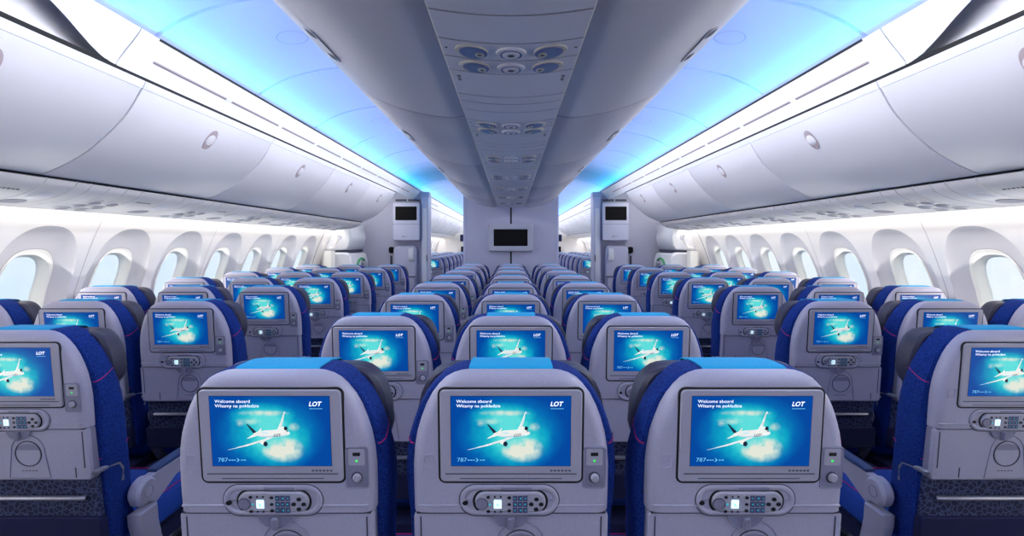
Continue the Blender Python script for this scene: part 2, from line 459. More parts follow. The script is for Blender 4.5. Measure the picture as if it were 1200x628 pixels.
    mb.build('cup_recess', tray)
    mb = MB()
    arc = [S6(590+128*cos(a), 352+100*sin(a)) for a in [pi*k/14 for k in range(15)]]
    ringband(mb, arc[::-1], (0, .001, .002), (.003, .0048, .003), 'shell')
    flat(mb, arc, .0036, 'shell_dark')
    slab(mb, [S6(x, y) for x, y in rr(592, 402, 50, 96, 18)], .002, .0135, .003, 'shell_dark')
    mb.build('tray_latch', root)
    for s in (-1, 1):
        mb = MB()
        mb.tube([(s*.203, lean(-.70)+.012, CH-.702), (s*.208, .045, CH-.705), (s*.209, .10, CH-.707), (s*.210, .135, CH-.712), (s*.210, .150, CH-.735), (s*.210, .152, CH-.775)], .0085, 'metal', 10)
        mb.build('tray_arm', root)
    # --- literature pocket
    mb = MB(); lp = rr(0, -.80, .40, .150, .012)
    slab(mb, lp, -.055, -.030, .004, 'pattern')
    slab(mb, rr(0, -.905, .42, .10, .012), -.045, -.018, .004, 'navy')
    pk = mb.build('literature_pocket', root)
    mb = MB(); mb.tube([P(-.165, -.792, -.022), P(-.15, -.790, -.016), P(.15, -.790, -.016), P(.165, -.792, -.022)], .008, 'metal', 8); mb.build('pocket_bar', pk)
    # --- seat cushion, base, legs
    def rbox(mb, x0, x1, y0, y1, z0, z1, r, mt):
        pts = rr((x0+x1)/2, (y0+y1)/2, x1-x0, y1-y0, min(.04, (x1-x0)/3), 4)
        rings = [[(x, y, z0) for x, y in inset(pts, r)], [(x, y, z0+r) for x, y in pts], [(x, y, z1-r) for x, y in pts],
                 [(x, y, z1-r*.3) for x, y in inset(pts, r*.3)], [(x, y, z1) for x, y in inset(pts, r)]]
        mb.loft(rings, mt)
    mb = MB(); rbox(mb, -.216, .216, .17, .62, .37, .48, .03, 'cushion'); cu = mb.build('seat_cushion', root)
    mb = MB(); mb.tube([(-.19, .2, .4815), (-.19, .60, .4815), (.19, .60, .4815), (.19, .2, .4815)], .0018, 'magenta', 6); mb.build('seam', cu)
    mb = MB(); mb.box(-.214, .214, .06, .58, .32, .372, 'navy'); mb.build('seat_base', root)
    for s in (-1, 1):
        mb = MB(); mb.loft([[(s*.15-.02, .14, 0), (s*.15+.02, .14, 0), (s*.15+.02, .56, 0), (s*.15-.02, .56, 0)],
                            [(s*.15-.02, .14, .03), (s*.15+.02, .14, .03), (s*.15+.02, .56, .03), (s*.15-.02, .56, .03)],
                            [(s*.15-.02, .28, .16), (s*.15+.02, .28, .16), (s*.15+.02, .42, .16), (s*.15-.02, .42, .16)],
                            [(s*.15-.02, .2, .33), (s*.15+.02, .2, .33), (s*.15+.02, .5, .33), (s*.15-.02, .5, .33)]], 'metal'); mb.build('leg', root)
    return root

def make_armrest(root, s):
    x0, x1 = s*.245-.018, s*.245+.018
    def ext(mb, pts, xa, xb, bev, mt):
        i = inset(pts, bev)
        mb.loft([[(xa, y, CH+h) for y, h in i], [(xa+bev, y, CH+h) for y, h in pts], [(xb-bev, y, CH+h) for y, h in pts], [(xb, y, CH+h) for y, h in i]], mt)
    mb = MB()
    arm = [(.215, -.792), (.56, -.786), (.585, -.800), (.585, -.822), (.55, -.836), (.36, -.85), (.25, -.90), (.20, -.87)]
    ext(mb, arm, x0+.003, x1-.003, .006, 'shell'); a = mb.build('armrest', root)
    mb = MB(); c = (.200, -.836)
    cap = [(c[0]+.050*cos(t), c[1]+.048*sin(t)) for t in [2*pi*k/24 for k in range(24)]]
    cap = [(min(y, .262), max(h, -.88)) for y, h in cap]
    ext(mb, cap, x0-.004, x1+.004, .010, 'shell')
    for q in (x0-.0045, x1+.0045):
        sg = -1 if q < s*.245 else 1
        mb.loft([[(q+sg*d, c[0]+r*cos(2*pi*k/20), CH+c[1]+r*sin(2*pi*k/20)) for k in range(20)] for r, d in ((.021, -.002), (.0195, .001), (.018, -.001))], 'shell_dark', False, True)
    mb.build('arm_cap', a)
    mb = MB(); pad = [(.245, -.792), (.245, -.781), (.27, -.776), (.55, -.771), (.572, -.777), (.576, -.788)]
    ext(mb, pad, x0, x1, .004, 'pad'); mb.build('arm_pad', a)
    mb = MB()
    pan = [(.152, -.892), (.248, -.892), (.256, -.95), (.275, -1.02), (.31, -1.085), (.27, -1.085), (.215, -1.06), (.175, -1.0), (.155, -.94)]
    ext(mb, pan, x0-.004, x1+.004, .008, 'shell'); mb.build('arm_panel', a)
    return a

seat = make_seat()
make_armrest(seat, -1)
end_arm_src = make_armrest(seat, 1)
end_arm_src.parent = None          # kept aside: only the end seats get a second armrest
ends = [end_arm_src] + list(end_arm_src.children)

ORD = ['first', 'second', 'third', 'fourth', 'fifth', 'sixth', 'seventh', 'eighth', 'ninth', 'tenth', 'eleventh', 'twelfth']
PITCH = .803
used = [False]
arm_used = [False]
def place_seat(x, y, label, group, end=False, only=None):
    if not used[0] and only is None:
        s = seat; used[0] = True
    else:
        s = copy_tree(seat, None, only)
    s.location = (x, y, 0)
    tag(s, label, 'seat', group)
    if end:
        if not arm_used[0]: end_arm_src.parent = s; arm_used[0] = True
        else: copy_tree(end_arm_src, s)
    return s

for r in range(8):
    for c, (x, w) in enumerate(((-.49, 'left'), (0, 'middle'), (.49, 'right'))):
        place_seat(x, 1.079+PITCH*r, 'grey-backed blue seat with lit screen, centre block, %s column, %s row from camera' % (w, ORD[r]),
                   'seats of the centre block', c == 2)
for s, sd in ((-1, 'left'), (1, 'right')):
    for r in range(7):
        for x, w in ((1.49, 'aisle'), (1.98, 'middle'), (2.47, 'window')):
            end = (s < 0 and w == 'aisle') or (s > 0 and w == 'window')
            place_seat(s*x, 1.573+PITCH*r, 'grey-backed blue seat with lit screen, %s block, %s column, %s row from camera' % (sd, w, ORD[r]),
                       'seats of the %s window block' % sd, end)
FAR = {'back_shell', 'backrest', 'headrest', 'headrest_cover', 'monitor_bezel', 'screen', 'tray_table', 'handset_bay', 'remote_handset', 'handset_display',
       'seat_cushion', 'seat_base', 'leg', 'socket_panel', 'armrest', 'arm_cap', 'arm_pad', 'arm_panel'}
for s, sd in ((-1, 'left'), (1, 'right')):
    for r in range(9):
        for x, w in ((1.49, 'aisle'), (1.98, 'middle'), (2.47, 'window')):
            y = 10.0+PITCH*r
            if w != 'aisle' and x/y > 1.62/9.9: continue
            place_seat(s*x, y, 'far small blue seat beyond the dividing wall, %s side, %s column, %s far row' % (sd, w, ORD[r]),
                       'seats of the forward cabin', False, FAR)

# ================================================================== CABIN SHELL
def sweep(name, prof, y0, y1, mt, thick=0.0, s=1, ny=1, parent=None, smooth=40, mb=None):
    """open profile [(X,H)] extruded along the cabin"""
    b = mb or MB()
    rows = [[(s*X, y0+(y1-y0)*k/ny, CH+H) for X, H in prof] for k in range(ny+1)]
    b.loft(rows, mt, False, False, closed=False)
    if thick:
        n = len(prof); out = []
        for i in range(n):
            a = Vector(prof[max(i-1, 0)]); c = Vector(prof[min(i+1, n-1)]); t = (c-a).normalized()
            out.append((prof[i][0]+t.y*thick, prof[i][1]-t.x*thick))
        rows2 = [[(s*X, y0+(y1-y0)*k/ny, CH+H) for X, H in out] for k in range(ny+1)]
        b.loft(rows2, mt, False, False, closed=False)
        for r1, r2 in ((rows[0], rows2[0]), (rows[-1], rows2[-1])):
            b.loft([r1, r2], mt, False, False, closed=False)
        for k in (0, n-1):
            b.loft([[r[k] for r in rows], [r[k] for r in rows2]], mt, False, False, closed=False)
    if mb: return b
    return b.build(name, parent, smooth)
def curve(pts, n=6):
    """Catmull-Rom through pts"""
    out = []
    for i in range(len(pts)-1):
        p0 = pts[max(i-1, 0)]; p1 = pts[i]; p2 = pts[i+1]; p3 = pts[min(i+2, len(pts)-1)]
        for k in range(n):
            t = k/n
            out.append(tuple(.5*((2*p1[j])+(-p0[j]+p2[j])*t+(2*p0[j]-5*p1[j]+4*p2[j]-p3[j])*t*t+(-p0[j]+3*p1[j]-3*p2[j]+p3[j])*t**3) for j in (0, 1)))
    out.append(pts[-1]); return out

# floor
mb = MB(); mb.box(-3, 3, DEPTH0, DEPTH1, -.06, 0, 'carpet'); struct(mb.build('floor', smooth=0))
# end walls; the unseen rear one is added to shut out sky light
mb = MB(); mb.box(-3, 3, DEPTH0-.1, DEPTH0, 0, CH+1.2, 'partition'); struct(mb.build('wall_back', smooth=0))
mb = MB(); mb.box(-3, 3, DEPTH1, DEPTH1+.1, 0, CH+1.2, 'wall'); struct(mb.build('wall_front', smooth=0))

CEIL = curve([(1.57, .855), (1.53, .90), (1.42, .97), (1.26, 1.03), (1.03, 1.07), (.66, 1.09), (.3, 1.095), (0, 1.095)], 5)
CEILF = [(X, H) for X, H in CEIL] + [(-X, H) for X, H in CEIL[::-1]][1:]
mb = MB()
seams = [DEPTH0] + [2.27+.91*k for k in range(-4, 19) if 2.27+.91*k < DEPTH1-.2] + [DEPTH1]
for a, b in zip(seams[:-1], seams[1:]):
    e = .012
    def fr(y, d):
        return [(X*(1+d/1.4), y, CH+H+d) for X, H in CEILF]
    mb.loft([fr(a+.002, .010), fr(a+e, 0), fr(b-e, 0), fr(b-.002, .010)], 'ceiling', False, False, closed=False)
sweep('', [(X*1.012, H+.016) for X, H in CEILF], DEPTH0, DEPTH1, 'seam', mb=mb)
struct(mb.build('ceiling', smooth=30))
# round speaker outlines on the ceiling
def ceil_pt(X):
    for (a, b) in zip(CEIL[:-1], CEIL[1:]):
        if b[0] <= X <= a[0]:
            t = (X-a[0])/(b[0]-a[0]); return a[1]+t*(b[1]-a[1])
    return 1.03
for s, w in ((-1, 'left'), (1, 'right')):
    for k, yc in enumerate((2.69, 4.5)):
        mb = MB(); X0 = 1.12
        for r0, r1, d in ((.085, .078, .003), (.055, .0, .002)):
            ro = [(s*(X0+r0*.9*cos(t)), yc+r0*sin(t), CH+ceil_pt(X0+r0*.9*cos(t))-d) for t in [2*pi*i/28 for i in range(28)]]
            ri = [(s*(X0+r1*.9*cos(t)), yc+r1*sin(t), CH+ceil_pt(X0+r1*.9*cos(t))-d) for t in [2*pi*i/28 for i in range(28)]]
            if r1: mb.loft([ro, ri], 'seam', False, False)
            else: mb.add(ro, [list(range(28))], 'ceiling')
        tag(mb.build('ceiling_speaker'), 'faint round speaker grille in the lilac %s ceiling, %s from camera' % (w, ('nearer', 'farther')[k]), 'speaker', 'ceiling speakers')

# ---------------- valence between ceiling and side bins
VL = [(1.53, .838), (1.452, .846), (1.446, .842), (1.450, .832), (1.464, .812), (1.478, .793), (1.494, .773), (1.511, .752), (1.528, .731), (1.540, .713), (1.545, .70)]
for s, w in ((-1, 'left'), (1, 'right')):
    mb = MB()
    ys = [DEPTH0, .8, 1.2, 1.4, 1.5, 1.6, 1.68, 1.76, 1.84, 1.9, 1.96, 2.02, 2.05]
    rows = []
    for y in ys:
        k = max(0, min(1.15, (2.06-y)/.50)); k = k*k*(3-2*k) if k < 1 else 1
        rows.append([(s*(X-.088*k*max(0, min(1, (.832-H)/.13))), y, CH+H+.088*k*max(0, min(1, (.832-H)/.13))) for X, H in VL])
    mb.loft(rows, 'white', False, False, closed=False)
    sweep('', VL, 2.054, DEPTH1, 'white', s=s, mb=mb)
    # grey return panel behind the raised part
    sweep('', [(1.49, .84), (1.56, .80), (1.595, .75), (1.60, .70)], DEPTH0, 2.2, 'bin', s=s, mb=mb)
    v = struct(mb.build('trim_valence_%s' % w))
    mb = MB(); sweep('', [(1.450, .8485), (1.4435, .8425), (1.4485, .834)], 2.16, DEPTH1, 'black', s=s, mb=mb); mb.build('cove_edge', v)
    # long air slots
    for k in range(14):
        y0 = 2.2+.62*k
        if 7.3 < y0 < 9.4: continue
        mb = MB(); a, b_ = (1.461, .7365), (1.474, .7322)
        ring = [(0, 0), (1, 0), (1, 1), (0, 1)]
        pts = rr(0, 0, .57, .013, .005, 3)
        vs = [(s*(1.5025+q*.62-.0016), y0+.285+p, CH+.7625-q*.78-.0012) for p, q in pts]
        mb.add(vs, [list(range(len(vs)))], 'pinkgrey')
        vs = [(s*(1.5035+q*.62-.0024), y0+.285+p, CH+.7610-q*.78-.0018) for p, q in rr(0, 0, .56, .0035, .0015, 3)]
        mb.add(vs, [list(range(len(vs)))], 'groove')
        mb.build('air_slot', v)

# ---------------- side bins
BIN = curve([(1.548, .700), (1.572, .648), (1.643, .535), (1.78, .404), (1.90, .332), (1.985, .297), (2.02, .296)], 7)
def off_prof(prof, d):
    n = len(prof); out = []
    for i in range(n):
        a = Vector(prof[max(i-1, 0)]); c = Vector(prof[min(i+1, n-1)]); t = (c-a).normalized()
        out.append((prof[i][0]-t.y*d, prof[i][1]+t.x*d))
    return out
def bin_at(f):
    """point and tangent a fraction f along BIN"""
    i = f*(len(BIN)-1); k = min(int(i), len(BIN)-2); t = i-k
    a, b = Vector(BIN[k]), Vector(BIN[k+1]); return a+(b-a)*t, (b-a).normalized()

def oval_on(mb, s, f, yc, ry, rl, lift, mt, hole=None, n=24, half=None):
    p, t = bin_at(f); nrm = Vector((t.y, -t.x))   # towards the cabin
    if nrm.x > 0: nrm = -nrm
    rng = [2*pi*k/n for k in range(n)] if half is None else [half[0]+(half[1]-half[0])*k/n for k in range(n+1)]
    def ring(k, l): return [(s*(p.x+t.x*rl*k*sin(a)+nrm.x*l), yc+ry*k*cos(a), CH+p.y+t.y*rl*k*sin(a)+nrm.y*l) for a in rng]
    if half is not None: mb.add(ring(1, lift), [list(range(len(rng)))], mt)
    else: mb.loft([ring(1, 0), ring(1, lift*.6), ring(.9, lift)], mt)

def make_bin(s, L):
    root = empty('overhead_bin')
    mb = MB()
    sweep('', off_prof(BIN, .012), 0, L, 'bin_dark', s=s, mb=mb)
    # closed carcass above and behind
    sweep('', [(2.02, .296), (2.30, .32), (2.30, .70), (1.60, .72), (1.56, .70)], .003, L-.003, 'bin_dark', s=s, mb=mb)
    for y in (0.003, L-.003):
        pr = off_prof(BIN, .010)+[(2.30, .32), (2.30, .70), (1.60, .72)]
        mb.add([(s*X, y, CH+H) for X, H in pr], [list(range(len(pr)))], 'bin')
    mb.build('bin_body', root)
    mb = MB(); nstrip = 7
    sweep('', BIN[:nstrip], .003, L-.003, 'bin', -.010, s=s, mb=mb); mb.build('top_rail', root)
    mb = MB(); D = BIN[nstrip:]; 
    D = [(BIN[nstrip-1][0]*.9+BIN[nstrip][0]*.1, BIN[nstrip-1][1]*.9+BIN[nstrip][1]*.1)]+D
    # door leaf with softly rolled side edges
    def row(y, d): return [(s*X, y, CH+H) for X, H in off_prof(D, d)]
    mb.loft([row(.004, .010), row(.005, .003), row(.010, 0), row(L-.010, 0), row(L-.005, .003), row(L-.004, .010)], 'bin', False, False, closed=False)
    d = mb.build('bin_door', root)
    mb = MB(); oval_on(mb, s, .30, L*.5, .040, .060, .0025, 'pinkgrey'); h = mb.build('handle_recess', d)  # recess shading painted as a darker oval
    mb = MB(); oval_on(mb, s, .30, L*.5, .034, .032, .006, 'bin'); mb.build('handle', h)
    mb = MB()
    p, t = bin_at(.06)
    vs = [(s*(p.x-.0006+t.x*b), .02+a, CH+p.y-.0004+t.y*b) for a, b in rr(.055, .012, .11, .022, .003, 3)]
    vs2 = [(s*(p.x-.0016+t.x*b), .02+a, CH+p.y-.001+t.y*b) for a, b in rr(.055, .012, .108, .020, .003, 3)]
    mb.loft([vs, vs2], 'bin', False, True)
    mb.build('hinge_cover', root)
    return root
for s, w in ((-1, 'left'), (1, 'right')):
    proto = make_bin(s, 1.21); far_n = 0
    ybs = [1.02, 2.23, 3.44, 4.65, 5.86]
    for k, y in enumerate(ybs):
        b = proto if k == 0 else copy_tree(proto)
        b.location = (0, y, 0)
        tag(b, 'white curved overhead bin above the %s windows, %s bin from camera' % (w, ORD[k]), 'overhead bin', 'overhead bins above the %s windows' % w)
    for k in range(7):
        b = copy_tree(proto); b.location = (0, 9.9+1.21*k, 0)
        tag(b, 'far white overhead bin beyond the dividing wall, %s side, %s from the wall' % (w, ORD[k]), 'overhead bin', 'overhead bins of the forward cabin')
    # black gaps
    for n_, (pr, a, b) in enumerate(([[(1.5445, .7045), (1.5475, .6975), (1.552, .690), (1.58, .70)], DEPTH0, 7.1],
                              [[(2.018, .300), (2.012, .292), (2.018, .283), (2.05, .285)], DEPTH0, 7.1],
                              [[(1.5445, .7045), (1.5475, .6975), (1.552, .690), (1.58, .70)], 9.9, DEPTH1],
                              [[(2.018, .300), (2.012, .292), (2.018, .283), (2.05, .285)], 9.9, DEPTH1])):
        struct(sweep('trim_gap_%s_%d' % (w, n_+1), pr, a, b, 'black', s=s))

# ---------------- side service panels
PSU = curve([(2.006, .284), (2.03, .255), (2.07, .232), (2.14, .208), (2.25, .190), (2.37, .180), (2.43, .178)], 6)
def psu_at(X):
    for a, b in zip(PSU[:-1], PSU[1:]):
        if a[0] <= X <= b[0]: return a[1]+(X-a[0])/(b[0]-a[0])*(b[1]-a[1])
    return PSU[-1][1]
def psu_oval(mb, s, X, y, rx, ry, d0, mt, dome=.0, n=18):
    def ring(k, d): return [(s*(X+rx*k*cos(t)), y+ry*k*sin(t), CH+psu_at(X+rx*k*cos(t))-d) for t in [2*pi*i/n for i in range(n)]]
    mb.loft([ring(1, 0), ring(.97, d0), ring(.8, d0+dome)], mt)
def make_side_psu(s):
    root = empty('service_panel')
    mb = MB(); cuts = [0, .16, .245, .36, .475, .59, PITCH]
    for a, b in zip(cuts[:-1], cuts[1:]):
        def row(y, d): return [(s*X, y, CH+H) for X, H in off_prof(PSU, d)]
        mb.loft([row(a+.0012, .006), row(a+.004, 0), row(b-.004, 0), row(b-.0012, .006)], 'psu_white', False, False, closed=False)
    sweep('', off_prof(PSU, .008), 0, PITCH, 'bin_dark', s=s, mb=mb)
    sweep('', [(2.43, .178), (2.437, .184), (2.434, .20)], 0, PITCH, 'psu_white', s=s, mb=mb)
    pn = mb.build('panel', root)
    for X in (2.13, 2.21, 2.30):
        for y in (.417, .532):
            mb = MB(); psu_oval(mb, s, X, y, .036, .044, .003, 'psu_white', .003)
            mb2 = mb; psu_oval(mb, s, X, y, .026, .032, .0065, 'shell_dark', .001)
            r = mb.build('reading_light', root)
    mb = MB(); psu_oval(mb, s, 2.12, .09, .045, .05, .004, 'white', .002); mb.build('speaker_cover', root)
    mb = MB(); psu_oval(mb, s, 2.24, .08, .05, .06, .002, 'shell_dark', .001); mb.build('vent_grille', root)
    mb = MB()
    for k in range(6):
        mb.add([(s*(2.075+a), .64+.02*k+b, CH+psu_at(2.075+a)-.0015) for a, b in rr(0, 0, .010, .012+.004*(k % 2), .002, 2)], [list(range(12))], 'mark')
    mb.build('placard', root)
    return root
for s, w in ((-1, 'left'), (1, 'right')):
    proto = make_side_psu(s)
    for k in range(7):
        o = proto if k == 0 else copy_tree(proto)
        o.location = (0, 1.467+PITCH*k, 0)
        tag(o, 'narrow white reading light panel under the %s bins, %s from camera' % (w, ORD[k]), 'service panel', 'service panels above the %s windows' % w)
    struct(sweep('trim_service_rail_%s' % w, PSU, 9.9, DEPTH1, 'psu_white', -.006, s=s))
    struct(sweep('trim_service_rail_rear_%s' % w, PSU, DEPTH0, 1.465, 'psu_white', -.006, s=s))

# ---------------- window walls
def wallX(h):
    T = [(-1.41, 2.70), (-1.1, 2.77), (-.8, 2.785), (-.55, 2.765), (-.28, 2.71), (0, 2.61), (.12, 2.555), (.20, 2.515), (.32, 2.45)]
    if h <= T[0][0]: return T[0][1]
    for (a, xa), (b, xb) in zip(T[:-1], T[1:]):
        if a <= h <= b:
            t = (h-a)/(b-a); return xa+(xb-xa)*t
    return T[-1][1]
WP = .645; HT = .32; HB = -1.41; WC = -.285
NW = 72
def superell(a, rx, ry, n=2.5):
    c, s_ = cos(a), sin(a)
    k = (abs(c/rx)**n+abs(s_/ry)**n)**(-1/n)
    return k*c, k*s_
def rect_pt(a, x0, x1, y0, y1):
    c, s_ = cos(a), sin(a)
    t = min([v for v in ((x1/c if c > 1e-6 else 9e9), (x0/c if c < -1e-6 else 9e9), (y1/s_ if s_ > 1e-6 else 9e9), (y0/s_ if s_ < -1e-6 else 9e9))])
    return t*c, t*s_
def wall_panel(mb, s, yc, seam):
    e = .0015
    # angles incl. corners
    corners = [math.atan2(v, u) for u in (-WP/2, WP/2) for v in (HB-WC, HT-WC)]
    angs = sorted(set([2*pi*k/NW-pi for k in range(NW)]+corners))
    n = len(angs)
    def pt(u, v, dx=0): return (s*(wallX(WC+v)+dx), yc+u, CH+WC+v)
    R = []
    R.append([pt(*rect_pt(a, -WP/2, WP/2, HB-WC, HT-WC)) for a in angs])
    out_al = [superell(a, .272, .385 if sin(a) > 0 else .36, 2.5) for a in angs]
    # intermediate rings so that the panel follows the wall curve
    for t in (.25, .5, .75):
        R.append([pt(a[0]+(b[0]-a[0])*t, a[1]+(b[1]-a[1])*t) for a, b in zip([rect_pt(q, -WP/2, WP/2, HB-WC, HT-WC) for q in angs], out_al)])
    R.append([pt(u, v) for u, v in out_al])
    mb.loft(R, 'wall', False, False)
    win = [superell(a, .148, .232, 3.0) for a in angs]
    win2 = [superell(a, .172, .256, 2.9) for a in angs]
    A = [[pt(u, v) for u, v in out_al]]
    A.append([pt(u*.985, v*.99, .010) for u, v in out_al])
    for t, d in ((.25, .026), (.5, .038), (.75, .044), (1, .046)):
        A.append([pt(a[0]*.985+(b[0]-a[0]*.985)*t, a[1]*.99+(b[1]-a[1]*.99)*t, d) for a, b in zip(out_al, win2)])
    mb.loft(A, 'alcove', False, False)
    return angs, win, win2, pt
wcount = 0
for s, w in ((-1, 'left'), (1, 'right')):
    mb = MB(); frames = []
    yk = [2.94+WP*k for k in range(-6, 7)]
    y_end = yk[-1]+WP/2
    far = [10.2+WP*k for k in range(0, 14) if 10.2+WP*k < DEPTH1-.4]
    for yc in yk+far:
        frames.append((yc, wall_panel(mb, s, yc, False)))
    # plain stretches
    def plain(y0, y1):
        hs = [HB+(HT-HB)*k/16 for k in range(17)]
        mb.loft([[(s*wallX(h), y, CH+h) for h in hs] for y in (y0, y1)], 'wall', False, False, closed=False)
    plain(DEPTH0, yk[0]-WP/2); plain(y_end, 7.25); plain(8.5, far[0]-WP/2); plain(far[-1]+WP/2, DEPTH1)
    # panel seams: every second window
    for k in range(0, 13, 2):
        y = yk[k]+WP/2
        hs = [-.9+(1.2)*q/10 for q in range(11)]
        mb.loft([[(s*(wallX(h)-.0012), y-.002, CH+h) for h in hs], [(s*(wallX(h)-.0012), y+.002, CH+h) for h in hs]], 'pinkgrey', False, False, closed=False)
    mb.loft([[(s*(wallX(h)-.0015), 7.13, CH+h) for h in hs], [(s*(wallX(h)-.0015), 7.145, CH+h) for h in hs]], 'black', False, False, closed=False)
    struct(mb.build('wall_%s' % w, smooth=35))
    for yc, (angs, win, win2, pt) in frames:
        if yc < 1.5: 
            pass
        wcount += 1
        fb = MB()
        R = [[pt(u, v, .0460) for u, v in win2], [pt(u*.985, v*.985, .0445) for u, v in win2],
             [pt(u*1.02, v*1.02, .0480) for u, v in win], [pt(u, v, .052) for u, v in win],
             [pt(u*.96, v*.97, .075) for u, v in win], [pt(u*.90, v*.93, .098) for u, v in win], [pt(u*.86, v*.90, .103) for u, v in win]]
        fb.loft(R, 'reveal', False, False)
        # thin grey outline
        fb.loft([[pt(u*1.004, v*1.004, .0454) for u, v in win2], [pt(u*.992, v*.992, .0444) for u, v in win2]], 'pinkgrey', False, False)
        f = struct(fb.build('window_%d' % wcount, smooth=50))
        gb = MB(); g = [pt(u*.90, v*.93, .096) for u, v in win]
        gb.add(g, [list(range(len(g)))], 'glass_pane' if 'glass_pane' in M else 'wall')
        gp = gb.build('window_pane', f, smooth=0)
# pane: tinted, milky aircraft window
gm = bpy.data.materials.new('aircraft_window_pane'); gm.use_nodes = True
nt = gm.node_tree; nt.nodes.remove(nt.nodes['Principled BSDF'])
tr = nt.nodes.new('ShaderNodeBsdfTransparent'); tr.inputs['Color'].default_value = (.93, .96, 1, 1)
gl = nt.nodes.new('ShaderNodeBsdfGlossy'); gl.inputs['Roughness'].default_value = .08
mxs = nt.nodes.new('ShaderNodeMixShader'); mxs.inputs[0].default_value = .05
nt.links.new(tr.outputs[0], mxs.inputs[1]); nt.links.new(gl.outputs[0], mxs.inputs[2])
nt.links.new(mxs.outputs[0], nt.nodes['Material Output'].inputs['Surface'])
for o in bpy.data.objects:
    if o.name.startswith('window_pane'):
        o.data.materials.clear(); o.data.materials.append(gm)

# ---------------- centre bins
CB = curve([(.179, .514), (.24, .505), (.33, .515), (.43, .538), (.54, .580), (.60, .615), (.622, .640), (.628, .668), (.618, .69)], 5)
CBX = CB
def cb_at(X):
    best = min(range(len(CB)), key=lambda i: abs(CB[i][0]-X) if CB[i][1] < .64 else 9); return CB[best]
def make_cbin(s, L):
    root = empty('centre_overhead_bin')
    mb = MB()
    sweep('', off_prof(CB, .010), 0, L, 'bin_dark', s=s, mb=mb)
    sweep('', [(.618, .69), (.58, .72), (.19, .72), (.19, .53)], 0.002, L-.002, 'bin_grey', s=s, mb=mb)
    for y in (.003, L-.003):
        pr = off_prof(CB, .008)+[(.58, .72), (.19, .72), (.19, .53)]
        mb.add([(s*X, y, CH+H) for X, H in pr], [list(range(len(pr)))], 'bin_grey')
    mb.build('bin_body', root)
    mb = MB(); nd = len(CB)-9
    def row(y, d): return [(s*X, y, CH+H) for X, H in off_prof(CB[:nd], d)]
    mb.loft([row(.002, .010), row(.003, .003), row(.009, 0), row(L-.009, 0), row(L-.003, .003), row(L-.002, .010)], 'bin_grey', False, False, closed=False)
    d = mb.build('bin_door', root)
    mb = MB(); mb.loft([row(.0, -.0008), row(.0035, -.0008)], 'groove', False, False, closed=False); mb.build('door_seal', root)  # dark strip added to mark the joint between bins
    mb = MB(); sweep('', [(CB[nd-1][0]*.3+CB[nd][0]*.7, CB[nd-1][1]*.3+CB[nd][1]*.7)]+CB[nd:], .002, L-.002, 'bin', s=s, mb=mb); mb.build('top_rail', root)
    # slot handle
    mb = MB()
    i = next(k for k in range(len(CB)) if CB[k][0] >= .565)
    a, b = Vector(CB[i-1]), Vector(CB[i]); t = (b-a).normalized(); nr = Vector((t.y, -t.x)); c = a
    def hp(p, q, l): return (s*(c.x+t.x*q+nr.x*l), L*.58+p, CH+c.y+t.y*q+nr.y*l)
    o = rr(0, 0, .25, .034, .013, 4)
    mb.loft([[hp(p, q, 0) for p, q in o], [hp(p, q, .003) for p, q in o], [hp(p, q, .003) for p, q in inset(o, .003)]], 'bin_grey')
    mb.add([hp(p, q, .0036) for p, q in rr(-.09, 0, .055, .026, .01, 4)], [list(range(20))], 'groove')
    mb.add([hp(p, q, .0036) for p, q in rr(.09, 0, .055, .026, .01, 4)], [list(range(20))], 'groove')
    h = mb.build('handle', d)
    return root
for s, w in ((-1, 'left'), (1, 'right')):
    proto = make_cbin(s, 1.30)
    for k, y in enumerate((.80, 2.10, 3.40, 4.70, 6.00)):
        b = proto if k == 0 else copy_tree(proto)
        b.location = (0, y, 0)
        tag(b, 'pale grey centre overhead bin, %s side of the ceiling spine, %s from camera' % (w, ORD[k]), 'overhead bin', 'centre overhead bins')
    o = copy_tree(proto); o.location = (0, -.5, 0); tag(o, 'pale grey centre overhead bin directly above the camera, %s side' % w, 'overhead bin', 'centre overhead bins')

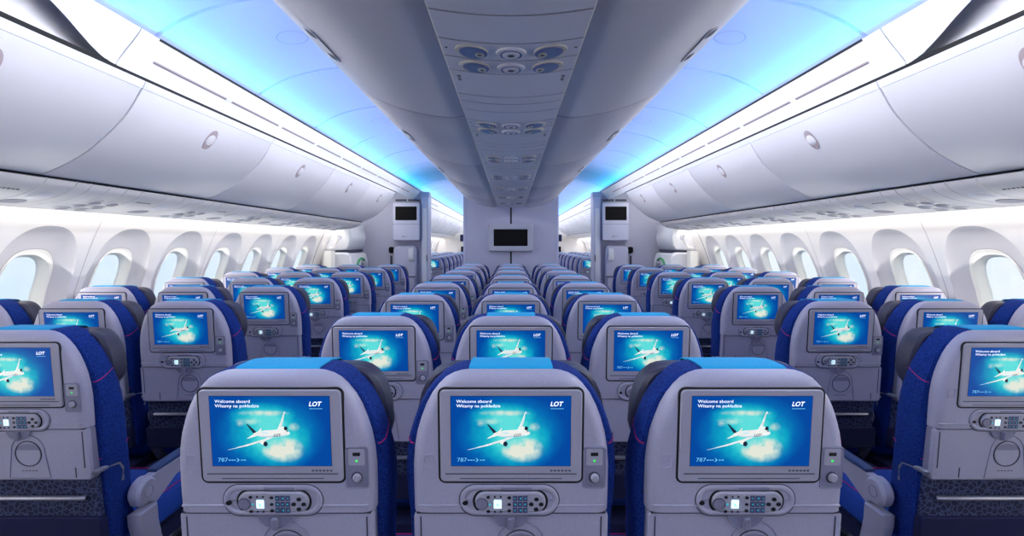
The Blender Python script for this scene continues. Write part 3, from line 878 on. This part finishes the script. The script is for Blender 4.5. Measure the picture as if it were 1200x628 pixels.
# ---------------- centre service panels
def cps(X): return .472+.016*(abs(X)/.172)**2
def make_cpsu():
    root = empty('air_vent_panel')
    mb = MB(); cuts = [0, .115, .225, .455, .54, .65, PITCH]
    xs = [-.172+.344*k/12 for k in range(13)]
    for a, b in zip(cuts[:-1], cuts[1:]):
        def row(y, d): return [(x, y, CH+cps(x)+d) for x in xs]
        mb.loft([row(a+.0018, .008), row(a+.004, 0), row(b-.004, 0), row(b-.0018, .008)], 'psu', False, False, closed=False)
    for c in cuts[:-1]: mb.loft([[(x, c+q, CH+cps(x)-.0006) for x in xs] for q in (-.0012, .0012)], 'groove', False, False, closed=False)
    mb.loft([[(x, y, CH+cps(x)+.009) for x in xs] for y in (0, PITCH)], 'bin_dark', False, False, closed=False)
    for s in (-1, 1):
        mb.loft([[(s*.172, y, CH+cps(.172)) for y in (0, PITCH)], [(s*.1755, y, CH+cps(.172)+.003) for y in (0, PITCH)], [(s*.1755, y, CH+.503) for y in (0, PITCH)]], 'ringwhite', False, False, closed=False)
    mb.build('panel', root)
    def disc(mb, x, y, rx, ry, prof, mt, n=22):
        mb.loft([[(x+rx*k*cos(t), y+ry*k*sin(t), CH+cps(x+rx*k*cos(t))-d) for t in [2*pi*i/n for i in range(n)]] for k, d in prof], mt, False, True)
    for y in (.058, .170):
        for x in (-.098, .098):
            mb = MB(); disc(mb, x, y, .042, .043, ((1, 0), (.97, .004), (.90, .005)), 'ringwhite')
            disc(mb, x-.004*(1 if x > 0 else -1), y, .036, .037, ((1, .0052), (.96, .0066), (.7, .0068), (.4, .0069)), 'bowl')
            q = 1 if x < 0 else -1
            disc(mb, x+q*.020, y+.006, .012, .018, ((1, .0072), (.7, .0078)), 'ringwhite', 12); disc(mb, x+q*.020, y+.006, .006, .008, ((1, .0080), (.9, .0081)), 'button', 10)
            mb.build('reading_light', root)
        mb = MB(); disc(mb, 0, y, .038, .040, ((1, 0), (.95, .005), (.85, .006)), 'psu')
        disc(mb, 0, y, .028, .030, ((1, .0062), (.97, .0075), (.85, .0063)), 'bowl')
        disc(mb, 0, y, .022, .024, ((1, .0064), (.95, .0085), (.8, .009)), 'psu'); disc(mb, 0, y-.002, .009, .010, ((1, .0092), (.9, .0095)), 'groove', 12)
        mb.build('air_nozzle', root)
    mb = MB()
    for s in (-1, 1):
        for k in range(3):
            x = s*.150; mb.add([(x+a, .27+.018*k+b, CH+cps(x)-.0012) for a, b in rr(0, 0, .010, .012-.003*(k % 2), .002, 2)], [list(range(12))], 'mark')
        x = s*.160; mb.add([(x+a, .055+b, CH+cps(x)-.0012) for a, b in ell(0, 0, .004, .005, 10)], [list(range(10))], 'mark')
    mb.build('placard', root)
    return root
proto = make_cpsu()
for k in range(8):
    o = proto if k == 0 else copy_tree(proto)
    o.location = (0, 1.24+PITCH*(k-1), 0) if k else (0, 1.24-PITCH, 0)
    tag(o, 'grey reading light panel along the middle of the ceiling spine, %s from camera' % ORD[k], 'service panel', 'service panels along the ceiling spine')
o.location.y = 1.24+PITCH*6

# ---------------- forward partitions and monitors
PZ = 7.42
mb = MB()
for s in (-1, 1):
    a, b = (s*.012, s*.662)
    mb.box(min(a, b), max(a, b), PZ, PZ+.08, 0, CH+.72, 'partition')
    mb.box(s*.662-.012, s*.662+.012, PZ-.006, PZ+.09, 0, CH+.70, 'partition_light')
mb.box(-.012, .012, PZ+.02, PZ+.07, 0, CH+.6, 'black')
mb.box(-.62, .62, PZ-.02, PZ+.12, CH+.70, CH+1.03, 'partition')  # unseen block added on top to stop lamp light leaking past
struct(mb.build('wall_centre_partition', smooth=0))
def framed_screen(mb, cx, y, ch, w, h, bw, depth):
    fr = rr(cx, ch, w, h, .02)
    mb.loft([[(x, y, CH+z) for x, z in fr], [(x, y-depth+.012, CH+z) for x, z in fr], [(x, y-depth, CH+z) for x, z in inset(fr, .010)], [(x, y-depth+.002, CH+z) for x, z in inset(fr, bw-.006)], [(x, y-depth+.010, CH+z) for x, z in inset(fr, bw)]], 'tv_frame')
    sc_ = rr(cx, ch, w-2*bw, h-2*bw, .004)
    return [(x, y-depth+.0085, CH+z) for x, z in sc_]
root = empty('cabin_monitor', (0, 0, 0))
tag(root, 'switched-off black monitor in a grey surround on the centre partition', 'monitor')
mb = MB(); sp = framed_screen(mb, -.004, PZ, .084, .625, .385, .075, .07); mb.build('monitor_surround', root)
mb = MB(); mb.add(sp, [list(range(len(sp)))], 'tv_black'); mb.build('screen', root)

LZ = 8.40
for s, w in ((-1, 'left'), (1, 'right')):
    # lavatory block: front wall + aisle side wall
    mb = MB()
    x0, x1 = s*1.31, s*3.0
    mb.box(min(x0, x1), max(x0, x1), LZ, LZ+.22, 0, CH+.83, 'partition')
    a, b = s*1.305, s*1.418
    mb.box(min(a, b), max(a, b), LZ-.10, LZ, 0, CH+.735, 'partition_light')
    a, b = s*1.335, s*1.400
    mb.box(min(a, b), max(a, b), LZ-.104, LZ-.10, .35, CH+.56, 'white')
    mb.box(s*1.33-.006, s*1.33+.006, LZ-.108, LZ-.10, CH-.28, CH-.18, 'black')
    struct(mb.build('wall_lavatory_%s' % w, smooth=0))
    # lit green dot sign
    # stowage box with screen
    root = empty('stowage_monitor'); tag(root, 'white wall stowage box with a small black screen, %s side of cabin' % w, 'monitor', 'stowage boxes with screens')
    xc = s*1.645
    mb = MB(); fr = rr(xc, .345, .42, .60, .025)
    y = LZ-.001
    mb.loft([[(x, y, CH+z) for x, z in fr], [(x, y-.16, CH+z) for x, z in fr], [(x, y-.175, CH+z) for x, z in inset(fr, .012)]], 'partition_light')
    mb.box(xc-.205, xc+.205, y-.178, y-.174, CH+.304, CH+.308, 'groove')
    for k in range(3): mb.box(xc-.06+.03*k, xc-.04+.03*k, y-.178, y-.174, CH+.105+.004*k, CH+.118, 'mark')
    mb.build('stowage_box', root)
    mb = MB(); fr = rr(xc, .475, .335, .215, .008)
    mb.loft([[(x, y-.174, CH+z) for x, z in fr], [(x, y-.179, CH+z) for x, z in fr]], 'tv_black'); mb.build('screen', root)
    # louvre over the box
    mb = MB(); mb.box(xc-.2, xc+.2, LZ-.06, LZ-.001, CH+.665, CH+.715, 'tv_frame')
    for k in range(2): mb.box(xc-.19+.2*k, xc-.01+.2*k, LZ-.064, LZ-.059, CH+.675, CH+.705, 'groove')
    tag(mb.build('ventilation_grille'), 'slim louvred grille above the stowage box, %s side of cabin' % w, 'grille', 'grilles above the stowage boxes')
    # attendant seat folded on the wall
    root = empty('attendant_seat', (0, 0, 0)); tag(root, 'folded grey attendant seat on the dividing wall, %s side of cabin' % w, 'attendant seat', 'folded attendant seats')
    xc = s*1.675
    mb = MB(); bk = rr(xc, -.50, .36, .93, .07)
    mb.loft([[(x, LZ-.001, CH+z) for x, z in bk], [(x, LZ-.10, CH+z) for x, z in bk], [(x, LZ-.12, CH+z) for x, z in inset(bk, .02)]], 'partition_light'); bo = mb.build('backrest', root)
    mb = MB(); hd = rr(xc-s*.10, -.17, .085, .19, .02)
    mb.loft([[(x, LZ-.12, CH+z) for x, z in hd], [(x, LZ-.14, CH+z) for x, z in hd], [(x, LZ-.145, CH+z) for x, z in inset(hd, .01)]], 'bin'); mb.build('belt_pad', root)
    mb = MB(); mb.box(xc-.17, xc+.17, LZ-.30, LZ-.12, CH-.84, CH-.52, 'partition'); mb.box(xc-.172, xc+.172, LZ-.302, LZ-.122, CH-.522, CH-.510, 'groove'); mb.build('folded_seat', root)
    mb = MB(); mb.box(xc-.15, xc-.11, LZ-.14, LZ-.002, 0, CH-.9, 'metal'); mb.box(xc+.11, xc+.15, LZ-.14, LZ-.002, 0, CH-.9, 'metal'); mb.build('support', root)
    root = empty('interphone', (0, 0, 0)); tag(root, 'black interphone handset beside the folded attendant seat, %s side of cabin' % w, 'telephone', 'interphone handsets')
    xh = s*1.905
    mb = MB(); k = rr(xh, -.10, .075, .10, .03); mb.loft([[(x, LZ-.001, CH+z) for x, z in k], [(x, LZ-.06, CH+z) for x, z in k], [(x, LZ-.07, CH+z) for x, z in inset(k, .012)]], 'tv_black'); mb.build('handset', root)
    mb = MB(); mb.box(xh-.035, xh+.035, LZ-.04, LZ-.001, CH-.38, CH-.17, 'tv_frame'); mb.box(xh-.018, xh+.018, LZ-.044, LZ-.04, CH-.33, CH-.19, 'groove'); mb.build('cradle', root)
    # door 
    d = MB()
    hs = [HB+(.75-HB)*k/14 for k in range(15)]
    d.loft([[(s*(wallX(min(h, .3))+.02), yy, CH+h) for h in hs] for yy in (7.25, 8.40)], 'wall', False, False, closed=False)
    dr = struct(d.build('door_%d' % (1 if s < 0 else 2)))
    def housing(pts, y0, y1, mt, nm, bev=.02):
        mbh = MB(); i = inset(pts, bev)
        mbh.loft([[(s*X, y0, CH+H) for X, H in i], [(s*X, y0+bev, CH+H) for X, H in pts], [(s*X, y1-bev, CH+H) for X, H in pts], [(s*X, y1, CH+H) for X, H in i]], mt)
        return mbh
    up = [(2.66, .27), (2.28, .30), (2.31, .20), (2.29, .10), (2.31, -.02), (2.36, -.09), (2.66, -.10)]
    hb = housing(up, 7.52, 8.30, 'white', 'x')
    hb.loft([[(s*(2.46+r*cos(t)), yy, CH+.09+r*sin(t)) for t in [2*pi*k/16 for k in range(16)]] for r, yy in ((.040, 7.521), (.036, 7.514), (.028, 7.518))], 'tv_frame', False, True)
    ho = hb.build('upper_housing', dr)
    hb = MB(); hb.box(min(s*2.33, s*2.62), max(s*2.33, s*2.62), 7.56, 8.26, CH-.128, CH-.09, 'groove'); hb.build('housing_gap', dr)
    lo = [(2.72, -.125), (2.36, -.125), (2.30, -.16), (2.27, -.26), (2.26, -.6), (2.27, -1.05), (2.36, -1.2), (2.72, -1.2)]
    hb = housing(lo, 7.50, 8.34, 'white', 'x', .03); lo_o = hb.build('lower_housing', dr)
    hb = MB(); pts = []
    for k in range(17):
        a = pi*(.02+.82*k/16); pts.append((s*(2.262-.006), 7.93-.26*cos(a), CH-.42+.20*sin(a)))
    hb.tube(pts, .014, 'green', 8); hb.build('green_arc', lo_o)
    hb = MB(); hb.tube([(s*2.245, 7.98, CH-.28), (s*2.225, 8.02, CH-.36), (s*2.245, 8.04, CH-.44)], .035, 'tv_frame', 10); hb.build('door_handle', lo_o)
    # frame beside the door, window light put into its pale colour
    hb = MB(); hb.box(min(s*2.50, s*2.60), max(s*2.50, s*2.60), 7.30, 7.46, CH-1.2, CH-.10, 'reveal'); hb.build('door_frame', dr)
    hb = MB(); hb.tube([(s*2.50, 7.32, CH+.16), (s*2.45, 7.36, CH+.17), (s*2.44, 7.40, CH+.05), (s*2.50, 7.42, CH-.05), (s*2.56, 7.40, CH-.06)], .014, 'wall', 8); hb.build('assist_strap', dr)
    # forward cabin end fittings
    hb = MB(); hb.box(min(s*1.62, s*1.80), max(s*1.62, s*1.80), 18.6, 18.99, CH+.08, CH+.32, 'navy'); tag(hb.build('curtain'), 'far blue curtain edge at the end of the forward cabin, %s aisle' % w, 'curtain', 'forward curtains')
    hb = MB(); hb.box(min(s*1.62, s*1.80), max(s*1.62, s*1.80), 18.9, 18.999, CH-.30, CH-.10, 'tv_black'); tag(hb.build('wall_screen'), 'tiny dark screen at the end of the forward cabin, %s aisle' % w, 'monitor', 'forward end screens')

# ================================================================== LIGHT
def area(name, loc, direction, sx, sy, power, rgb, spread=180):
    l = bpy.data.lights.new(name, 'AREA'); l.shape = 'RECTANGLE'; l.size = sx; l.size_y = sy
    l.energy = power; l.color = rgb; l.spread = radians(spread)
    o = bpy.data.objects.new(name, l); COL.objects.link(o); o.location = loc
    z = -Vector(direction).normalized(); y = Vector((0, 1, 0)); y = (y-z*y.dot(z)).normalized(); x = y.cross(z)
    o.matrix_world = Matrix.Translation(loc) @ Matrix((x, y, z)).transposed().to_4x4()
    return o
LEN = DEPTH1-DEPTH0-.4; YC = (DEPTH0+DEPTH1)/2
for s in (-1, 1):
    area('cove_led', (s*1.515, YC, CH+.858), (-s*.85, 0, .55), .03, LEN, 52, (.0, .78, .95), 130)
    for nm, y0, y1 in (('', -1.9, 7.15), ('_forward', 8.9, 18.8)):
        k = (y1-y0)/20.8; yc = (y0+y1)/2
        area('spine_cove'+nm, (s*.56, yc, CH+.76), (s*.45, 0, .85), .06, y1-y0+1.6, 29*k, (.80, .76, 1.0))
        area('bin_wash'+nm, (s*.645, yc, CH+.665), (s*.97, 0, .04), .04, y1-y0, 86*k, (1.0, .97, 1.0), 125)  # unseen strip added at the centre bin edge to brighten side bins
        area('valence_wash'+nm, (s*1.44, yc, CH+.80), (-s*.9, 0, -.45), .03, y1-y0, 60*k, (.97, .95, 1.0), 120)  # unseen strip added under the valence lip to brighten centre bins
    area('wall_wash', (s*2.435, 3.0, CH+.215), (s*.5, 0, -.86), .03, 9.5, 22, (1.0, .95, .90))
    area('wall_wash_forward', (s*2.435, 14.4, CH+.215), (s*.5, 0, -.86), .03, 9, 24, (1.0, .95, .90))
    area('window_daylight', (s*2.66, 2.9, CH-.28), (-s, 0, .25), .42, 8.2, 30, (1.0, .98, .97))  # unseen strip added along the windows to imitate daylight
    area('window_daylight_forward', (s*2.66, 14.4, CH-.28), (-s, 0, .25), .42, 8.5, 40, (1.0, .98, .97))  # the same added daylight strip for the forward cabin
    area('door_lamp', (s*1.9, 7.75, CH+.75), (s*.1, 0, -1), .3, .5, 3, (1, .96, .95))
area('aft_cabin_lamp', (0, -1.6, CH+.4), (0, 1, -.25), 3.6, .5, 7, (.86, .86, 1.0))  # unseen fill light added behind the camera

wd = bpy.data.worlds.new('sky'); SC.world = wd; wd.use_nodes = True
nt = wd.node_tree; bg = nt.nodes['Background']
tc = nt.nodes.new('ShaderNodeTexCoord'); ns = nt.nodes.new('ShaderNodeTexNoise'); ns.inputs['Scale'].default_value = 5; ns.inputs['Detail'].default_value = 5
nt.links.new(tc.outputs['Generated'], ns.inputs['Vector'])
cr = nt.nodes.new('ShaderNodeValToRGB'); cr.color_ramp.elements[0].position = .38; cr.color_ramp.elements[0].color = (*lin((216, 233, 243)), 1)
cr.color_ramp.elements[1].position = .62; cr.color_ramp.elements[1].color = (*lin((242, 245, 246)), 1)
nt.links.new(ns.outputs['Fac'], cr.inputs['Fac']); nt.links.new(cr.outputs['Color'], bg.inputs['Color'])
bg.inputs['Strength'].default_value = 1.15

# ================================================================== CAMERA
cam = bpy.data.cameras.new('camera'); co = bpy.data.objects.new('camera', cam); COL.objects.link(co)
co.location = (0, 0, CH); co.rotation_euler = (radians(90), 0, 0)
cam.sensor_width = 36; cam.lens = 615/1200*36; cam.shift_y = -28.5/1200; cam.shift_x = 1.2/1200; cam.clip_start = .02
SC.camera = co
SC.view_settings.view_transform = 'Standard'; SC.view_settings.look = 'None'
SC.cycles.max_bounces = 8; SC.cycles.diffuse_bounces = 5; SC.cycles.use_denoising = True
